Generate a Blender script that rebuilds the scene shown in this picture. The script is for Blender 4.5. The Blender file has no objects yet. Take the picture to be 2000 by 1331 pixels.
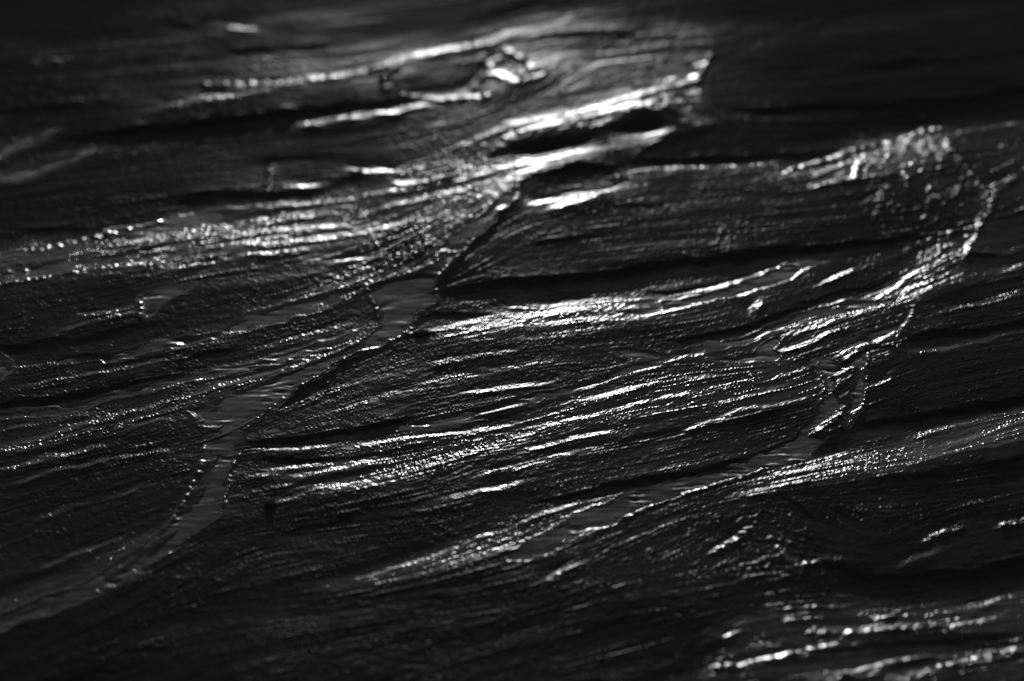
import bpy, math
import numpy as np

# ------------------------------------------------------------------ camera, sky, sun, exposure
scene = bpy.context.scene
CAM_ELEV = math.radians(30.0)      # how steeply the camera looks down
CAM_DIST = 3.35                    # metres from the lens to the middle of the view
LENS = 100.0
SUN_ELEV = math.radians(6.0)
SUN_AZ = math.radians(-1.5)         # to the right of straight ahead
SUN_STRENGTH = 5.0
SKY_STRENGTH = 0.125
EXPOSURE = 0.2
CAM_H = CAM_DIST * math.sin(CAM_ELEV)
CAM_Y = -CAM_DIST * math.cos(CAM_ELEV)

cam_data = bpy.data.cameras.new("camera")
cam = bpy.data.objects.new("camera", cam_data)
scene.collection.objects.link(cam)
cam.location = (0, CAM_Y, CAM_H)
cam.rotation_euler = (math.pi / 2 - CAM_ELEV, 0, 0)
cam_data.lens = LENS
cam_data.sensor_width = 36.0
cam_data.clip_start = 0.05
cam_data.clip_end = 2000.0
cam_data.dof.use_dof = True
cam_data.dof.focus_distance = 3.22
cam_data.dof.aperture_fstop = 2.3
scene.camera = cam

world = bpy.data.worlds.new("World")
scene.world = world
world.use_nodes = True
wn = world.node_tree
wn.nodes.clear()
sky = wn.nodes.new("ShaderNodeTexSky")
sky.sky_type = 'NISHITA'
sky.sun_disc = False
sky.sun_elevation = SUN_ELEV
sky.sun_rotation = SUN_AZ
grey = wn.nodes.new("ShaderNodeRGBToBW")     # black-and-white photograph
bg = wn.nodes.new("ShaderNodeBackground")
bg.inputs["Strength"].default_value = SKY_STRENGTH
wo = wn.nodes.new("ShaderNodeOutputWorld")
wn.links.new(sky.outputs[0], grey.inputs[0])
wn.links.new(grey.outputs[0], bg.inputs["Color"])
wn.links.new(bg.outputs[0], wo.inputs["Surface"])

sun_data = bpy.data.lights.new("sun", 'SUN')
sun_data.energy = SUN_STRENGTH
sun_data.angle = math.radians(0.5)
sun = bpy.data.objects.new("sun", sun_data)
scene.collection.objects.link(sun)
sun.location = (0, 3, 3)
sun.rotation_euler = (-(math.pi / 2 - SUN_ELEV), 0, -SUN_AZ)   # shines from ahead towards the camera

scene.view_settings.view_transform = 'Standard'
scene.view_settings.look = 'None'
scene.view_settings.exposure = EXPOSURE
scene.view_settings.gamma = 1.0
scene.view_settings.use_curve_mapping = False
scene.render.engine = 'CYCLES'
scene.cycles.use_denoising = True
scene.cycles.sample_clamp_direct = 0.0
scene.cycles.sample_clamp_indirect = 2.0
scene.cycles.caustics_reflective = False
scene.cycles.caustics_refractive = False
scene.cycles.max_bounces = 5

# ------------------------------------------------------------------ survey frame
# Plan positions were read off the photograph (2000 x 1331) and are laid onto the ground plane.
FPX = 2000.0 * LENS / 36.0
SE, CE = math.sin(CAM_ELEV), math.cos(CAM_ELEV)

def ground(u, v):
    """photo position -> x, y in metres on the plane z = 0"""
    a = (np.asarray(u, float) - 1000.0) / FPX
    b = (665.5 - np.asarray(v, float)) / FPX
    dy = CE + b * SE
    dz = -SE + b * CE
    t = CAM_H / -dz
    return a * t, CAM_Y + dy * t

U0, U1, V0, V1, SU, SV = -160, 2160, -140, 1460, 2.3, 1.5          # finer in depth, where the view squeezes the ground
us = np.arange(U0, U1, SU, dtype=np.float32)
vs = np.arange(V0, V1, SV, dtype=np.float32)
NC, NR = len(us), len(vs)
U, V = np.meshgrid(us, vs)
X, Y = ground(U, V)
MM = np.abs(np.gradient(Y, axis=0)) * 1000.0 / SV         # millimetres of depth per photo pixel
rng = np.random.default_rng(7)

# ------------------------------------------------------------------ noise helpers on the survey raster
def blur1(a, s, axis):
    if s < 0.3: return a
    r = int(max(1, math.ceil(s * 2.6)))
    k = np.exp(-0.5 * (np.arange(-r, r + 1) / s) ** 2); k /= k.sum()
    pad = [(0, 0), (0, 0)]; pad[axis] = (r, r)
    p = np.pad(a, pad, mode='reflect')
    out = np.zeros_like(a)
    n = a.shape[axis]
    for i, w in enumerate(k):
        sl = [slice(None), slice(None)]; sl[axis] = slice(i, i + n)
        out += np.float32(w) * p[tuple(sl)]
    return out

def resize(a, shape):
    r = np.linspace(0, a.shape[0] - 1.001, shape[0]); c = np.linspace(0, a.shape[1] - 1.001, shape[1])
    r0 = r.astype(int); c0 = c.astype(int); fr = (r - r0)[:, None]; fc = (c - c0)[None]
    fr = fr * fr * (3 - 2 * fr); fc = fc * fc * (3 - 2 * fc)
    A = a[r0][:, c0]; B = a[r0][:, c0 + 1]; C = a[r0 + 1][:, c0]; D = a[r0 + 1][:, c0 + 1]
    return ((A * (1 - fc) + B * fc) * (1 - fr) + (C * (1 - fc) + D * fc) * fr).astype(np.float32)

def vnoise(sx, sy):
    """smooth noise, cell sx by sy photo pixels, about unit variance"""
    n = rng.standard_normal((int((V1 - V0) / sy) + 4, int((U1 - U0) / sx) + 4)).astype(np.float32)
    n = resize(n, (NR, NC))
    return (n - n.mean()) / n.std()

def sm(x):
    x = np.clip(x, 0, 1); return x * x * (3 - 2 * x)


# small wander so that no traced line is clean
WU = (vnoise(60, 26) * 2.6 + vnoise(18, 9) * 1.3).astype(np.float32)
WV = (vnoise(70, 30) * 2.2 + vnoise(20, 9) * 1.1).astype(np.float32)
UW, VW = U + WU, V + WV

def window(pts, m):
    p = np.asarray(pts, float)
    c0 = max(0, int((p[:, 0].min() - m - U0) // SU)); c1 = min(NC, int((p[:, 0].max() + m - U0) // SU) + 2)
    r0 = max(0, int((p[:, 1].min() - m - V0) // SV)); r1 = min(NR, int((p[:, 1].max() + m - V0) // SV) + 2)
    return slice(r0, r1), slice(c0, c1)

def line_field(pts, m):
    """signed distance (positive on the far side) and arc position to a left-to-right polyline"""
    w = window(pts, m)
    u, v = UW[w], VW[w]
    best = np.full(u.shape, 1e9, np.float32); sd = np.zeros_like(best); arc = np.zeros_like(best); s0 = 0.0
    for (a, b), (c, d) in zip(pts[:-1], pts[1:]):
        du, dv = c - a, d - b; L = math.hypot(du, dv) + 1e-6
        t = np.clip(((u - a) * du + (v - b) * dv) / (L * L), 0, 1)
        ex, ey = u - (a + t * du), v - (b + t * dv)
        dd = ex * ex + ey * ey
        k = dd < best
        side = np.where(du * ey - dv * ex > 0, -1.0, 1.0)      # below the line in the picture = near side
        best = np.where(k, dd, best); sd = np.where(k, np.sqrt(dd) * side, sd); arc = np.where(k, s0 + t * L, arc)
        s0 += L
    return w, sd, arc, s0

def poly_sd(pts, m=30, wander=True):
    """signed distance to a polygon, positive inside"""
    w = window(pts, m)
    u, v = (UW[w], VW[w]) if wander else (U[w], V[w])
    best = np.full(u.shape, 1e9, np.float32); ins = np.zeros(u.shape, bool)
    P = list(pts)
    for (a, b), (c, d) in zip(P, P[1:] + P[:1]):
        du, dv = c - a, d - b; L2 = du * du + dv * dv + 1e-6
        t = np.clip(((u - a) * du + (v - b) * dv) / L2, 0, 1)
        best = np.minimum(best, (u - a - t * du) ** 2 + (v - b - t * dv) ** 2)
        if dv:
            ins ^= ((b > v) != (d > v)) & (u < du * (v - b) / dv + a)
    return w, np.where(ins, np.sqrt(best), -np.sqrt(best)).astype(np.float32)

# ------------------------------------------------------------------ survey of the place (photo positions)
STREAK_BIG, STREAK_MID = 0.22, 0.16
STRAND, STRAND2, SCARP_MUL, BUMP, LEDGE = 0.42, 0.72, 0.36, 0.14, 0.55
RIDGE_STR = 1.7
BASE_SLOPE, SCARP_MAX, TILT_MUL, NEAR_MUL, LEAK = -0.02, 0.8, 1.4, 0.6, 1400.0
GRAIN, CRUMB, RIPPLE = 0.11, 0.06, 0.12
ROUGH, REFL = (0.22, 0.35), (0.002, 0.024)

WATERS = [
 ([(856,545),(848,592),(838,602),(815,614),(805,632),(790,648),(765,665),(700,690),(640,725),(600,750),(560,775),(540,800),(515,815),(480,840),(470,865),(466,885),(455,910),(450,940),(440,975),(433,1006),(385,1045),(340,1080),(290,1115),(240,1145),(200,1165),(130,1190),(60,1215),(0,1240),(-240,1320),
   (-240,1290),(0,1212),(60,1188),(130,1160),(190,1130),(250,1095),(310,1055),(345,1015),(372,970),(384,930),(396,890),(400,850),(382,820),(365,805),(420,790),(480,770),(540,745),(600,720),(660,695),(700,670),(735,645),(742,622),(735,597),(722,577),(716,564),(745,556),(790,552),(830,540)],
  "main rill winding from the centre to the lower left edge", 0.5),
 ([(1012,385),(985,412),(945,457),(925,480),(900,502),(850,500),(880,475),(925,440),(965,408),(995,380),(1015,362)],
  "streaky wedge of water feeding the main rill from above", 0.6),
 ([(-240,845),(0,800),(140,785),(240,760),(315,738),(402,722),(490,708),(560,694),(640,670),(690,648),(690,655),(640,683),(560,703),(490,718),(385,742),(280,764),(140,796),(0,812),(-240,860)],
  "narrow rill running beside the main rill to the left edge", 0.5),
 ([(430,640),(500,612),(560,598),(610,580),(640,575),(680,565),(712,555),(712,566),(650,600),(600,612),(540,628),(480,640),(440,648)],
  "short rill that leaves the main rill at the curved bright lip", 0.6),
 ([(200,700),(260,680),(350,660),(430,647),(430,656),(350,675),(260,692),(205,705)],
  "thin thread of water below the short rill at left", 0.4),
 ([(275,600),(272,580),(300,565),(350,545),(400,525),(440,510),(400,545),(350,575),(310,600),(300,615),(285,625)],
  "small fishtail shaped pool on the dark left bank", 0.8),
 ([(780,838),(850,815),(950,795),(1050,770),(1130,745),(1200,715),(1280,695),(1340,680),(1400,665),(1460,645),(1540,615),(1600,597),(1680,583),(1740,577),(1745,586),(1680,602),(1600,618),(1540,632),(1480,653),(1420,673),(1350,693),(1280,710),(1200,733),(1130,762),(1050,788),(950,812),(850,835),(790,846)],
  "long thin rill slanting across the middle of the sand", 0.6),
 ([(1468,690),(1480,672),(1510,660),(1530,655),(1515,672),(1507,680),(1524,690),(1515,700),(1462,707),(1430,704),(1385,696),(1440,698)],
  "small dark pool with a crack tail above the right fork", 0.2),
 ([(1755,636),(1715,645),(1690,652),(1670,668),(1650,680),(1620,690),(1590,702),(1603,718),(1610,735),(1612,760),(1612,785),(1600,800),(1580,825),(1560,845),(1525,865),(1480,885),(1440,905),(1390,920),(1330,935),(1270,955),(1230,965),(1190,985),(1150,1000),(1110,1020),(1060,1045),(1000,1080),(990,1095),(1030,1095),(1090,1065),(1150,1035),(1200,1020),(1260,995),(1300,975),(1350,955),(1400,940),(1450,925),(1490,912),(1540,905),(1580,888),(1600,865),(1640,845),(1652,835),(1667,818),(1682,800),(1687,780),(1690,752),(1690,713),(1697,695),(1713,686),(1748,678),(1750,655)],
  "forked rill at right that runs down round a sparkling islet", 0.25),
 ([(1640,486),(1600,497),(1550,503),(1530,515),(1500,525),(1450,545),(1400,560),(1350,574),(1300,582),(1300,596),(1360,588),(1420,575),(1470,560),(1520,540),(1570,520),(1612,500)],
  "grey sliver of water under the black scarp at right of centre", 0.1),
 ([(1195,680),(1230,676),(1270,681),(1297,690),(1280,701),(1245,698),(1205,691)],
  "little puddle in the middle of the sand right of centre", 0.3),
 ([(1380,1228),(1430,1200),(1500,1182),(1600,1165),(1700,1158),(1650,1172),(1560,1187),(1480,1208),(1420,1234)],
  "dull blurred strip of water near the bottom right corner", 0.3),
 ([(-240,690),(0,690),(22,705),(28,725),(0,745),(-240,800)],
  "pool cut off by the left edge of the picture", 0.6),
 ([(-240,560),(0,520),(150,495),(250,478),(340,460),(300,482),(240,500),(150,517),(60,537),(0,548),(-240,590)],
  "bright sheet of water at the left edge", 1.3),
 ([(200,440),(280,425),(350,410),(420,398),(500,390),(450,410),(380,425),(300,440),(220,450)],
  "blurred strip of water above the bright left sheet", 0.8),
 ([(-240,370),(0,283),(60,260),(122,241),(95,264),(40,287),(0,302),(-240,395)],
  "upper of two blurred rills at the top left", 0.5),
 ([(-240,390),(0,333),(40,322),(75,314),(110,302),(160,288),(205,278),(170,297),(120,314),(70,337),(0,350),(-240,410)],
  "lower of two blurred rills at the top left", 0.5),
 ([(1664,264),(1668,250),(1700,245),(1720,235),(1780,230),(1790,236),(1760,250),(1720,262),(1680,272)],
  "blurred pool at the head of the fan at upper right", 0.5),
 ([(1262,152),(1295,118),(1330,110),(1384,95),(1375,125),(1365,147),(1330,152)],
  "blurred pool beside the topmost scarp", 0.4),
 ([(1335,203),(1392,238),(1350,242),(1318,225)],
  "small triangular pool under the topmost scarp", 0.5),
]
ISLANDS = [
 ([(392,832),(432,830),(428,846),(400,858),(390,850)], 0.5),
 ([(384,905),(424,900),(412,922),(392,940),(378,932)], 0.5),
 ([(365,965),(402,955),(392,985),(360,1005),(352,992)], 0.5),
 ([(300,1062),(350,1040),(338,1062),(296,1085)], 0.5),
 ([(210,1125),(262,1100),(250,1120),(205,1142)], 0.4),
 ([(1662,711),(1674,713),(1680,722),(1676,740),(1671,761),(1666,770),(1668,779),(1663,790),(1659,800),(1655,809),(1652,825),(1648,840),(1610,852),(1584,846),(1605,830),(1628,815),(1642,800),(1644,785),(1635,776),(1625,764),(1630,755),(1635,748),(1622,740),(1631,731),(1650,720)], 1.7),
 ([(1632,690),(1660,682),(1690,672),(1712,662),(1745,645),(1752,660),(1747,678),(1712,682),(1690,690),(1660,702),(1640,712),(1630,702)], 1.0),
]

# (points left to right, drop mm, near width px, far fade px)
SCARPS = [
 ([(846,570),(900,560),(1000,545),(1200,520),(1400,494),(1600,470),(1750,455),(1880,442)], 15, 10, 230),
 ([(848,566),(862,548),(895,508),(945,458),(1000,393),(1036,343)], 7, 7, 230),
 ([(468,868),(478,846),(498,824),(533,798),(583,768),(643,723),(703,689),(768,668)], 7, 6, 190),
 ([(466,870),(520,862),(600,853),(680,842),(750,828),(810,808)], 7, 8, 120),
 ([(432,1008),(446,960),(457,915),(468,885)], 4, 6, 120),
 ([(1650,832),(1690,822),(1760,812),(1850,798),(1950,778),(2060,755),(2240,715)], 9, 11, 200),
 ([(1650,838),(1670,818),(1684,798),(1690,775)], 5, 5, 120),
 ([(1748,665),(1775,655),(1830,648),(1900,642),(1990,628),(2100,608),(2240,580)], 9, 10, 160),
 ([(1884,500),(1900,492),(1925,494),(1960,500)], 8, 9, 60),
 ([(1226,318),(1270,310),(1340,303),(1450,293),(1560,284),(1650,268)], 9, 8, 150),
 ([(1226,320),(1245,305),(1270,290),(1302,263)], 5, 6, 120),
 ([(1388,205),(1450,206),(1550,206),(1650,200),(1750,190),(1880,180),(2050,165),(2240,140)], 8, 9, 200),
 ([(1390,235),(1378,205),(1364,168),(1374,138),(1388,98)], 9, 7, 200),
 ([(1030,345),(1080,330),(1140,322),(1225,318)], 7, 8, 60),
 ([(955,302),(1000,272),(1060,255),(1120,248),(1180,248)], 7, 26, 30),
 ([(1172,248),(1200,230),(1250,218),(1305,222)], 7, 24, 30),
 ([(775,130),(820,116),(880,110),(940,112)], 6, 40, 20),
 ([(100,268),(200,252),(300,238),(450,222),(560,212),(680,196),(850,182)], 12, 30, 60),
 ([(-240,250),(-50,215),(100,200),(190,205),(290,185)], 6, 18, 60),
 ([(310,372),(400,362),(480,353),(560,346),(650,333),(730,326)], 9, 20, 60),
 ([(-240,470),(0,440),(120,428),(250,405),(330,388)], 7, 30, 60),
 ([(380,420),(480,400),(560,388),(640,375)], 4, 10, 30),
 ([(-240,835),(0,788),(100,773),(200,757),(300,738),(400,716)], 6, 10, 90),
 ([(290,708),(380,692),(470,676)], 4, 10, 60),
 ([(-240,690),(20,672),(120,665),(230,640),(330,615)], 5, 14, 60),
 ([(40,715),(120,700),(220,688),(300,670)], 4, 10, 50),
 ([(1300,662),(1380,650),(1450,632),(1530,606),(1600,588)], 5, 9, 60),
 ([(795,836),(880,824),(960,803),(1040,782),(1130,755)], 6, 10, 70),
 ([(1040,982),(1150,957),(1250,936),(1350,918),(1450,894),(1530,862)], 7, 12, 90),
 ([(1596,1082),(1640,1100),(1700,1118),(1800,1118),(1900,1105),(2050,1080),(2240,1050)], 9, 16, 110),
 ([(1540,972),(1570,995),(1602,1022)], 4, 6, 40),
 ([(806,622),(850,613),(920,609),(1000,600),(1100,590)], 4, 7, 40),
 ([(1250,560),(1320,552),(1420,536),(1520,516)], 4, 8, 30),
 ([(760,515),(800,500),(850,470)], 3, 9, 30),
 ([(-240,1350),(0,1260),(150,1200),(300,1125),(430,1050),(600,1020),(800,1000)], 4, 60, 60),
 ([(-240,1450),(100,1330),(400,1220),(700,1180),(1000,1130)], 10, 120, 60),
 ([(200,1480),(600,1360),(900,1270),(1200,1190),(1400,1150)], 10, 90, 60),
 ([(900,1400),(1200,1310),(1400,1250),(1500,1215)], 6, 50, 40),
 ([(1560,1268),(1700,1255),(1850,1245),(2000,1235)], 6, 20, 30),
 ([(-240,75),(0,60),(300,50),(600,20),(800,0)], 8, 50, 50),
 ([(-240,160),(0,128),(200,115),(420,95),(700,70)], 7, 26, 40),
 ([(1000,70),(1200,60),(1500,40),(1800,20),(2240,-20)], 10, 70, 60),
 ([(1450,130),(1700,115),(2000,100),(2240,80)], 8, 40, 50),
 ([(300,545),(420,520),(520,510),(620,500)], 5, 45, 30),
 ([(1000,480),(1200,450),(1400,430),(1600,410)], 4, 20, 40),
 ([(1050,420),(1250,395),(1450,380),(1620,365)], 4, 20, 40),
 ([(1540,590),(1620,570),(1700,540),(1760,520)], 4, 16, 30),
 ([(1650,950),(1800,930),(1950,905),(2240,850)], 7, 40, 40),
 ([(520,905),(640,895),(760,880),(860,860)], 4, 10, 40),
 ([(520,955),(640,935),(760,905)], 4, 10, 30),
 ([(1170,870),(1300,840),(1420,825),(1540,800)], 4, 14, 40),
]

# (points left to right along the crest, slope of the far side, near px, far px)
RIDGES = [
 ([(725,555),(790,520),(860,470),(930,415),(1000,355)], .2, 3, 6),
 ([(760,548),(830,512),(890,468),(950,420),(1010,365)], .2, 3, 6),
 ([(700,545),(780,495),(850,445),(930,395),(1000,345)], .2, 3, 6),
 ([(660,540),(740,500),(820,450),(900,400),(980,345)], .17, 3, 6),
 ([(560,530),(660,495),(760,455),(860,405),(950,360)], .15, 3, 6),
 ([(440,500),(560,475),(680,445),(790,410),(900,365)], .15, 3, 6),
 ([(300,505),(420,480),(540,462),(660,435),(780,400)], .14, 3, 6),
 ([(1626,765),(1648,752),(1668,742)], .15, 3, 6),
 ([(1634,742),(1652,730),(1674,722)], .15, 3, 6),
 ([(1640,780),(1655,774),(1666,768)], .15, 3, 6),
 ([(1590,848),(1615,836),(1650,826)], .15, 3, 6),
 ([(1605,838),(1630,824),(1654,812)], .15, 3, 6),
 ([(1620,826),(1640,812),(1658,800)], .15, 3, 6),
 ([(1600,852),(1625,846),(1648,838)], .15, 3, 6),
 ([(1640,705),(1665,694),(1690,684)], .18, 3, 6),
 ([(1700,680),(1722,670),(1750,660)], .2, 3, 7),
 ([(1705,690),(1730,680),(1755,672)], .2, 3, 7),
 ([(1695,712),(1720,700),(1750,690)], .17, 3, 7),
 ([(1690,728),(1715,716),(1740,704)], .15, 3, 7),
 ([(1690,765),(1715,755),(1740,742),(1755,715)], .15, 3, 6),
 ([(1611,788),(1612,760),(1608,735),(1600,712)], .14, 3, 6),
 ([(1580,850),(1600,845),(1620,850)], .15, 3, 5),
 ([(280,470),(350,455),(420,445),(480,436)], .14, 4, 8),
 ([(220,500),(300,488),(380,470)], .15, 4, 8),
 ([(330,540),(400,520),(470,505)], .14, 4, 8),
 ([(250,520),(320,512),(390,500)], .13, 4, 7),
 ([(500,430),(580,420),(660,405)], .14, 4, 8),
 ([(540,455),(620,445),(700,432)], .14, 4, 8),
 ([(560,478),(640,465),(720,450),(800,430)], .14, 4, 8),
 ([(700,470),(780,450),(860,420)], .13, 4, 8),
 ([(640,545),(700,530),(760,515)], .12, 4, 7),
 ([(90,660),(150,640),(220,622),(290,608)], .13, 4, 8),
 ([(180,622),(230,608),(290,596)], .12, 4, 7),
 ([(0,730),(80,715),(160,705)], .11, 4, 7),
 ([(420,660),(500,640),(580,622)], .13, 4, 7),
 ([(500,640),(560,622),(620,606)], .12, 4, 7),
 ([(0,770),(120,745),(260,715),(400,690)], .12, 4, 7),
 ([(520,690),(600,668),(680,640)], .12, 4, 7),
 ([(-20,848),(100,815),(200,800)], .12, 4, 7),
 ([(150,870),(250,845),(350,820)], .12, 4, 7),
 ([(0,960),(120,925),(240,900),(360,880)], .11, 5, 8),
 ([(20,1040),(120,1005),(240,970),(320,940)], .10, 5, 8),
 ([(60,1120),(160,1085),(260,1045)], .10, 5, 8),
 ([(500,830),(600,790),(700,755),(800,730)], .06, 5, 8),
 ([(600,830),(720,790),(850,760)], .06, 5, 8),
 ([(800,760),(900,735),(1000,715),(1100,700)], .06, 5, 8),
 ([(820,720),(920,700),(1020,690)], .06, 5, 8),
 ([(480,895),(560,885),(660,872)], .13, 4, 8),
 ([(470,940),(560,925),(660,905)], .12, 4, 8),
 ([(520,990),(620,965),(740,940)], .12, 5, 8),
 ([(900,950),(1000,920),(1100,895),(1200,880)], .11, 5, 9),
 ([(1000,890),(1100,865),(1220,845)], .11, 5, 9),
 ([(850,990),(950,965),(1050,940)], .11, 5, 9),
 ([(405,172),(470,167),(540,163),(600,156),(650,152),(720,136),(800,113),(880,92),(960,78),(1010,60),(1060,42)], .16, 8, 16),
 ([(350,206),(400,195),(460,190),(500,180),(560,168)], .13, 7, 13),
 ([(560,246),(620,239),(650,233),(720,222),(800,209),(865,200)], .17, 6, 15),
 ([(270,222),(330,207),(360,205)], .11, 6, 14),
 ([(440,56),(490,52),(508,50)], .08, 5, 7),
 ([(1080,38),(1120,32)], .12, 6, 12),
 ([(800,318),(850,298),(900,280),(940,263),(1000,243),(1060,228),(1130,220),(1200,203),(1245,190),(1300,173),(1372,162)], .11, 5, 11),
 ([(1240,192),(1300,174),(1370,160)], .12, 5, 8),
 ([(1275,200),(1310,216),(1340,226)], .17, 5, 11),
 ([(500,400),(580,387),(650,379),(720,374),(790,365),(850,357),(910,347),(960,335),(1000,325),(1050,315),(1100,305),(1150,297),(1260,275)], .12, 5, 11),
 ([(660,418),(720,411),(780,392),(850,384),(920,371),(990,350)], .13, 5, 9),
 ([(665,308),(695,324),(760,328),(800,332)], .17, 5, 12),
 ([(760,352),(810,346)], .14, 5, 10),
 ([(40,492),(130,466),(190,451),(260,438),(350,424)], .17, 5, 11),
 ([(-60,570),(0,561),(60,551),(130,536),(200,526),(300,514),(400,492)], .16, 5, 13),
 ([(-60,540),(0,533),(80,527),(160,518)], .16, 4, 9),
 ([(380,512),(440,496),(480,481),(540,475)], .15, 5, 11),
 ([(370,472),(430,461),(500,451),(600,441),(690,430)], .15, 5, 11),
 ([(460,506),(550,498),(610,485)], .13, 5, 9),
 ([(630,522),(700,511),(775,496)], .15, 4, 9),
 ([(600,470),(680,455),(760,440),(820,425)], .13, 5, 11),
 ([(855,547),(880,520),(900,505),(935,472)], .14, 3, 6),
 ([(980,421),(1000,405),(1014,387)], .15, 3, 7),
 ([(760,551),(800,540),(855,524)], .14, 4, 8),
 ([(800,500),(850,478),(900,450),(950,415)], .12, 4, 9),
 ([(820,470),(880,435),(940,395),(990,360)], .12, 4, 9),
 ([(850,475),(910,440),(960,400),(1005,360)], .12, 4, 9),
 ([(122,801),(245,776),(350,753),(455,735),(525,717),(595,700),(705,660)], .15, 4, 9),
 ([(0,876),(105,851),(210,823),(280,806),(350,785),(420,767),(490,746),(560,725),(630,705),(705,678)], .15, 4, 9),
 ([(-40,892),(70,879),(140,862),(210,848),(280,823),(355,800)], .13, 4, 9),
 ([(-40,938),(70,909),(140,894),(230,872)], .12, 4, 9),
 ([(-20,815),(60,806),(120,800)], .15, 3, 6),
 ([(770,668),(800,658),(845,651),(880,644),(960,618),(1050,597),(1160,586)], .14, 4, 8),
 ([(900,668),(960,656),(1040,646),(1120,636),(1200,626),(1280,614),(1350,598)], .07, 18, 46),
 ([(980,650),(1060,640),(1150,632),(1250,620),(1310,606)], .08, 5, 10),
 ([(1000,625),(1090,612),(1180,602),(1290,598)], .08, 5, 10),
 ([(878,778),(1000,760),(1110,742)], .13, 5, 11),
 ([(650,886),(750,866),(860,851),(960,840),(1035,818)], .12, 4, 8),
 ([(795,936),(900,896),(1000,857),(1100,827),(1180,807),(1250,791),(1360,773)], .12, 4, 8),
 ([(640,968),(720,946),(783,932),(860,911),(940,882)], .14, 5, 12),
 ([(560,945),(650,925),(740,900)], .11, 5, 9),
 ([(650,1143),(727,1126),(825,1096),(923,1059),(982,1040),(1050,1011),(1120,991),(1220,968)], .11, 4, 7),
 ([(895,1108),(958,1083),(1017,1072),(1070,1044),(1180,997)], .11, 4, 7),
 ([(1000,1030),(1080,1005),(1150,985)], .12, 5, 9),
 ([(1090,1074),(1140,1051),(1210,1016),(1262,996),(1297,981),(1350,962),(1400,947),(1450,930),(1500,911),(1570,894)], .16, 4, 9),
 ([(1045,1100),(1080,1085),(1100,1070)], .14, 5, 9),
 ([(1045,1147),(1100,1125),(1150,1103)], .13, 6, 11),
 ([(1570,912),(1620,901),(1660,884)], .17, 4, 9),
 ([(1490,935),(1580,921),(1650,911),(1720,899),(1800,889)], .16, 4, 10),
 ([(1460,962),(1550,946),(1640,931),(1720,914)], .15, 4, 10),
 ([(1730,918),(1780,909),(1820,904),(1850,896),(1920,881),(2040,857)], .16, 4, 10),
 ([(1440,975),(1520,962),(1600,948)], .12, 4, 9),
 ([(1520,1194),(1565,1190),(1630,1186)], .17, 7, 12),
 ([(1705,1212),(1760,1206)], .17, 7, 13),
 ([(1570,1241),(1640,1237),(1702,1237),(1730,1233),(1853,1229),(1895,1220),(1985,1200)], .2, 8, 15),
 ([(1575,1262),(1640,1259)], .16, 6, 11),
 ([(1388,1308),(1440,1300),(1496,1293),(1545,1286),(1597,1274),(1650,1264)], .18, 7, 14),
 ([(1633,1330),(1678,1322),(1720,1308),(1765,1293),(1835,1284)], .19, 8, 15),
 ([(1738,1335),(1839,1312),(1867,1301),(1895,1293),(1965,1280),(2060,1260)], .19, 8, 14),
 ([(1836,1195),(1895,1185),(1965,1164)], .18, 7, 13),
 ([(1801,1063),(1846,1042),(1895,1024)], .12, 5, 7),
 ([(1940,1032),(2000,1022),(2060,1010)], .16, 6, 11),
 ([(1738,1116),(1797,1087),(1852,1065)], .09, 5, 7),
 ([(1390,1088),(1422,1068),(1454,1045),(1486,1022)], .15, 6, 11),
 ([(1490,1045),(1524,1078),(1545,1105)], .14, 5, 9),
 ([(1552,1118),(1580,1105),(1612,1098)], .14, 5, 9),
 ([(1290,608),(1350,598),(1405,585),(1450,570)], .16, 4, 10),
 ([(1410,558),(1457,547),(1506,537)], .17, 3, 8),
 ([(1315,566),(1405,551),(1475,531),(1555,508)], .13, 4, 7),
 ([(1552,645),(1597,635),(1650,620),(1702,604),(1772,589),(1825,568),(1884,548)], .16, 4, 10),
 ([(1570,610),(1632,596),(1667,582),(1730,555)], .15, 4, 9),
 ([(1640,590),(1702,579),(1737,565),(1772,540),(1815,518)], .15, 4, 8),
 ([(1745,576),(1807,554),(1882,528)], .16, 4, 9),
 ([(1725,574),(1748,556),(1773,532)], .14, 4, 7),
 ([(1812,506),(1850,480),(1884,468)], .14, 4, 9),
 ([(1884,490),(1902,466),(1920,440)], .17, 4, 8),
 ([(1830,452),(1895,447),(1924,441)], .17, 4, 8),
 ([(1505,676),(1545,651),(1604,636)], .15, 4, 8),
 ([(1512,694),(1580,673),(1632,652),(1675,643)], .14, 4, 9),
 ([(1370,700),(1400,702),(1440,710)], .12, 4, 8),
 ([(1596,556),(1650,527),(1680,518)], .13, 5, 10),
 ([(1465,618),(1482,600),(1502,580)], .15, 8, 14),
 ([(1794,628),(1860,614),(1930,600),(2040,568)], .13, 4, 9),
 ([(1745,698),(1825,688),(1895,670),(2040,645)], .13, 4, 10),
 ([(1930,506),(2000,488),(2060,476)], .15, 4, 10),
 ([(1920,545),(2000,525),(2060,512)], .12, 4, 9),
 ([(1762,860),(1860,832),(1930,810),(2040,784)], .14, 5, 12),
 ([(1810,892),(1877,874),(1947,840),(2040,812)], .14, 5, 12),
 ([(1880,880),(1950,860),(2040,835)], .13, 5, 11),
 ([(1740,660),(1772,640),(1785,612),(1786,594)], .13, 4, 7),
 ([(1290,786),(1370,772),(1450,748)], .13, 4, 9),
 ([(1300,864),(1370,839),(1440,815),(1492,804),(1605,784)], .13, 5, 10),
 ([(1330,745),(1400,730),(1470,715)], .11, 5, 9),
 ([(1380,800),(1460,775),(1560,752)], .11, 5, 9),
 ([(1100,800),(1200,770),(1300,745)], .11, 5, 10),
 ([(1525,332),(1560,322),(1600,307),(1640,297),(1680,278),(1720,268),(1770,252)], .19, 5, 15),
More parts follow.
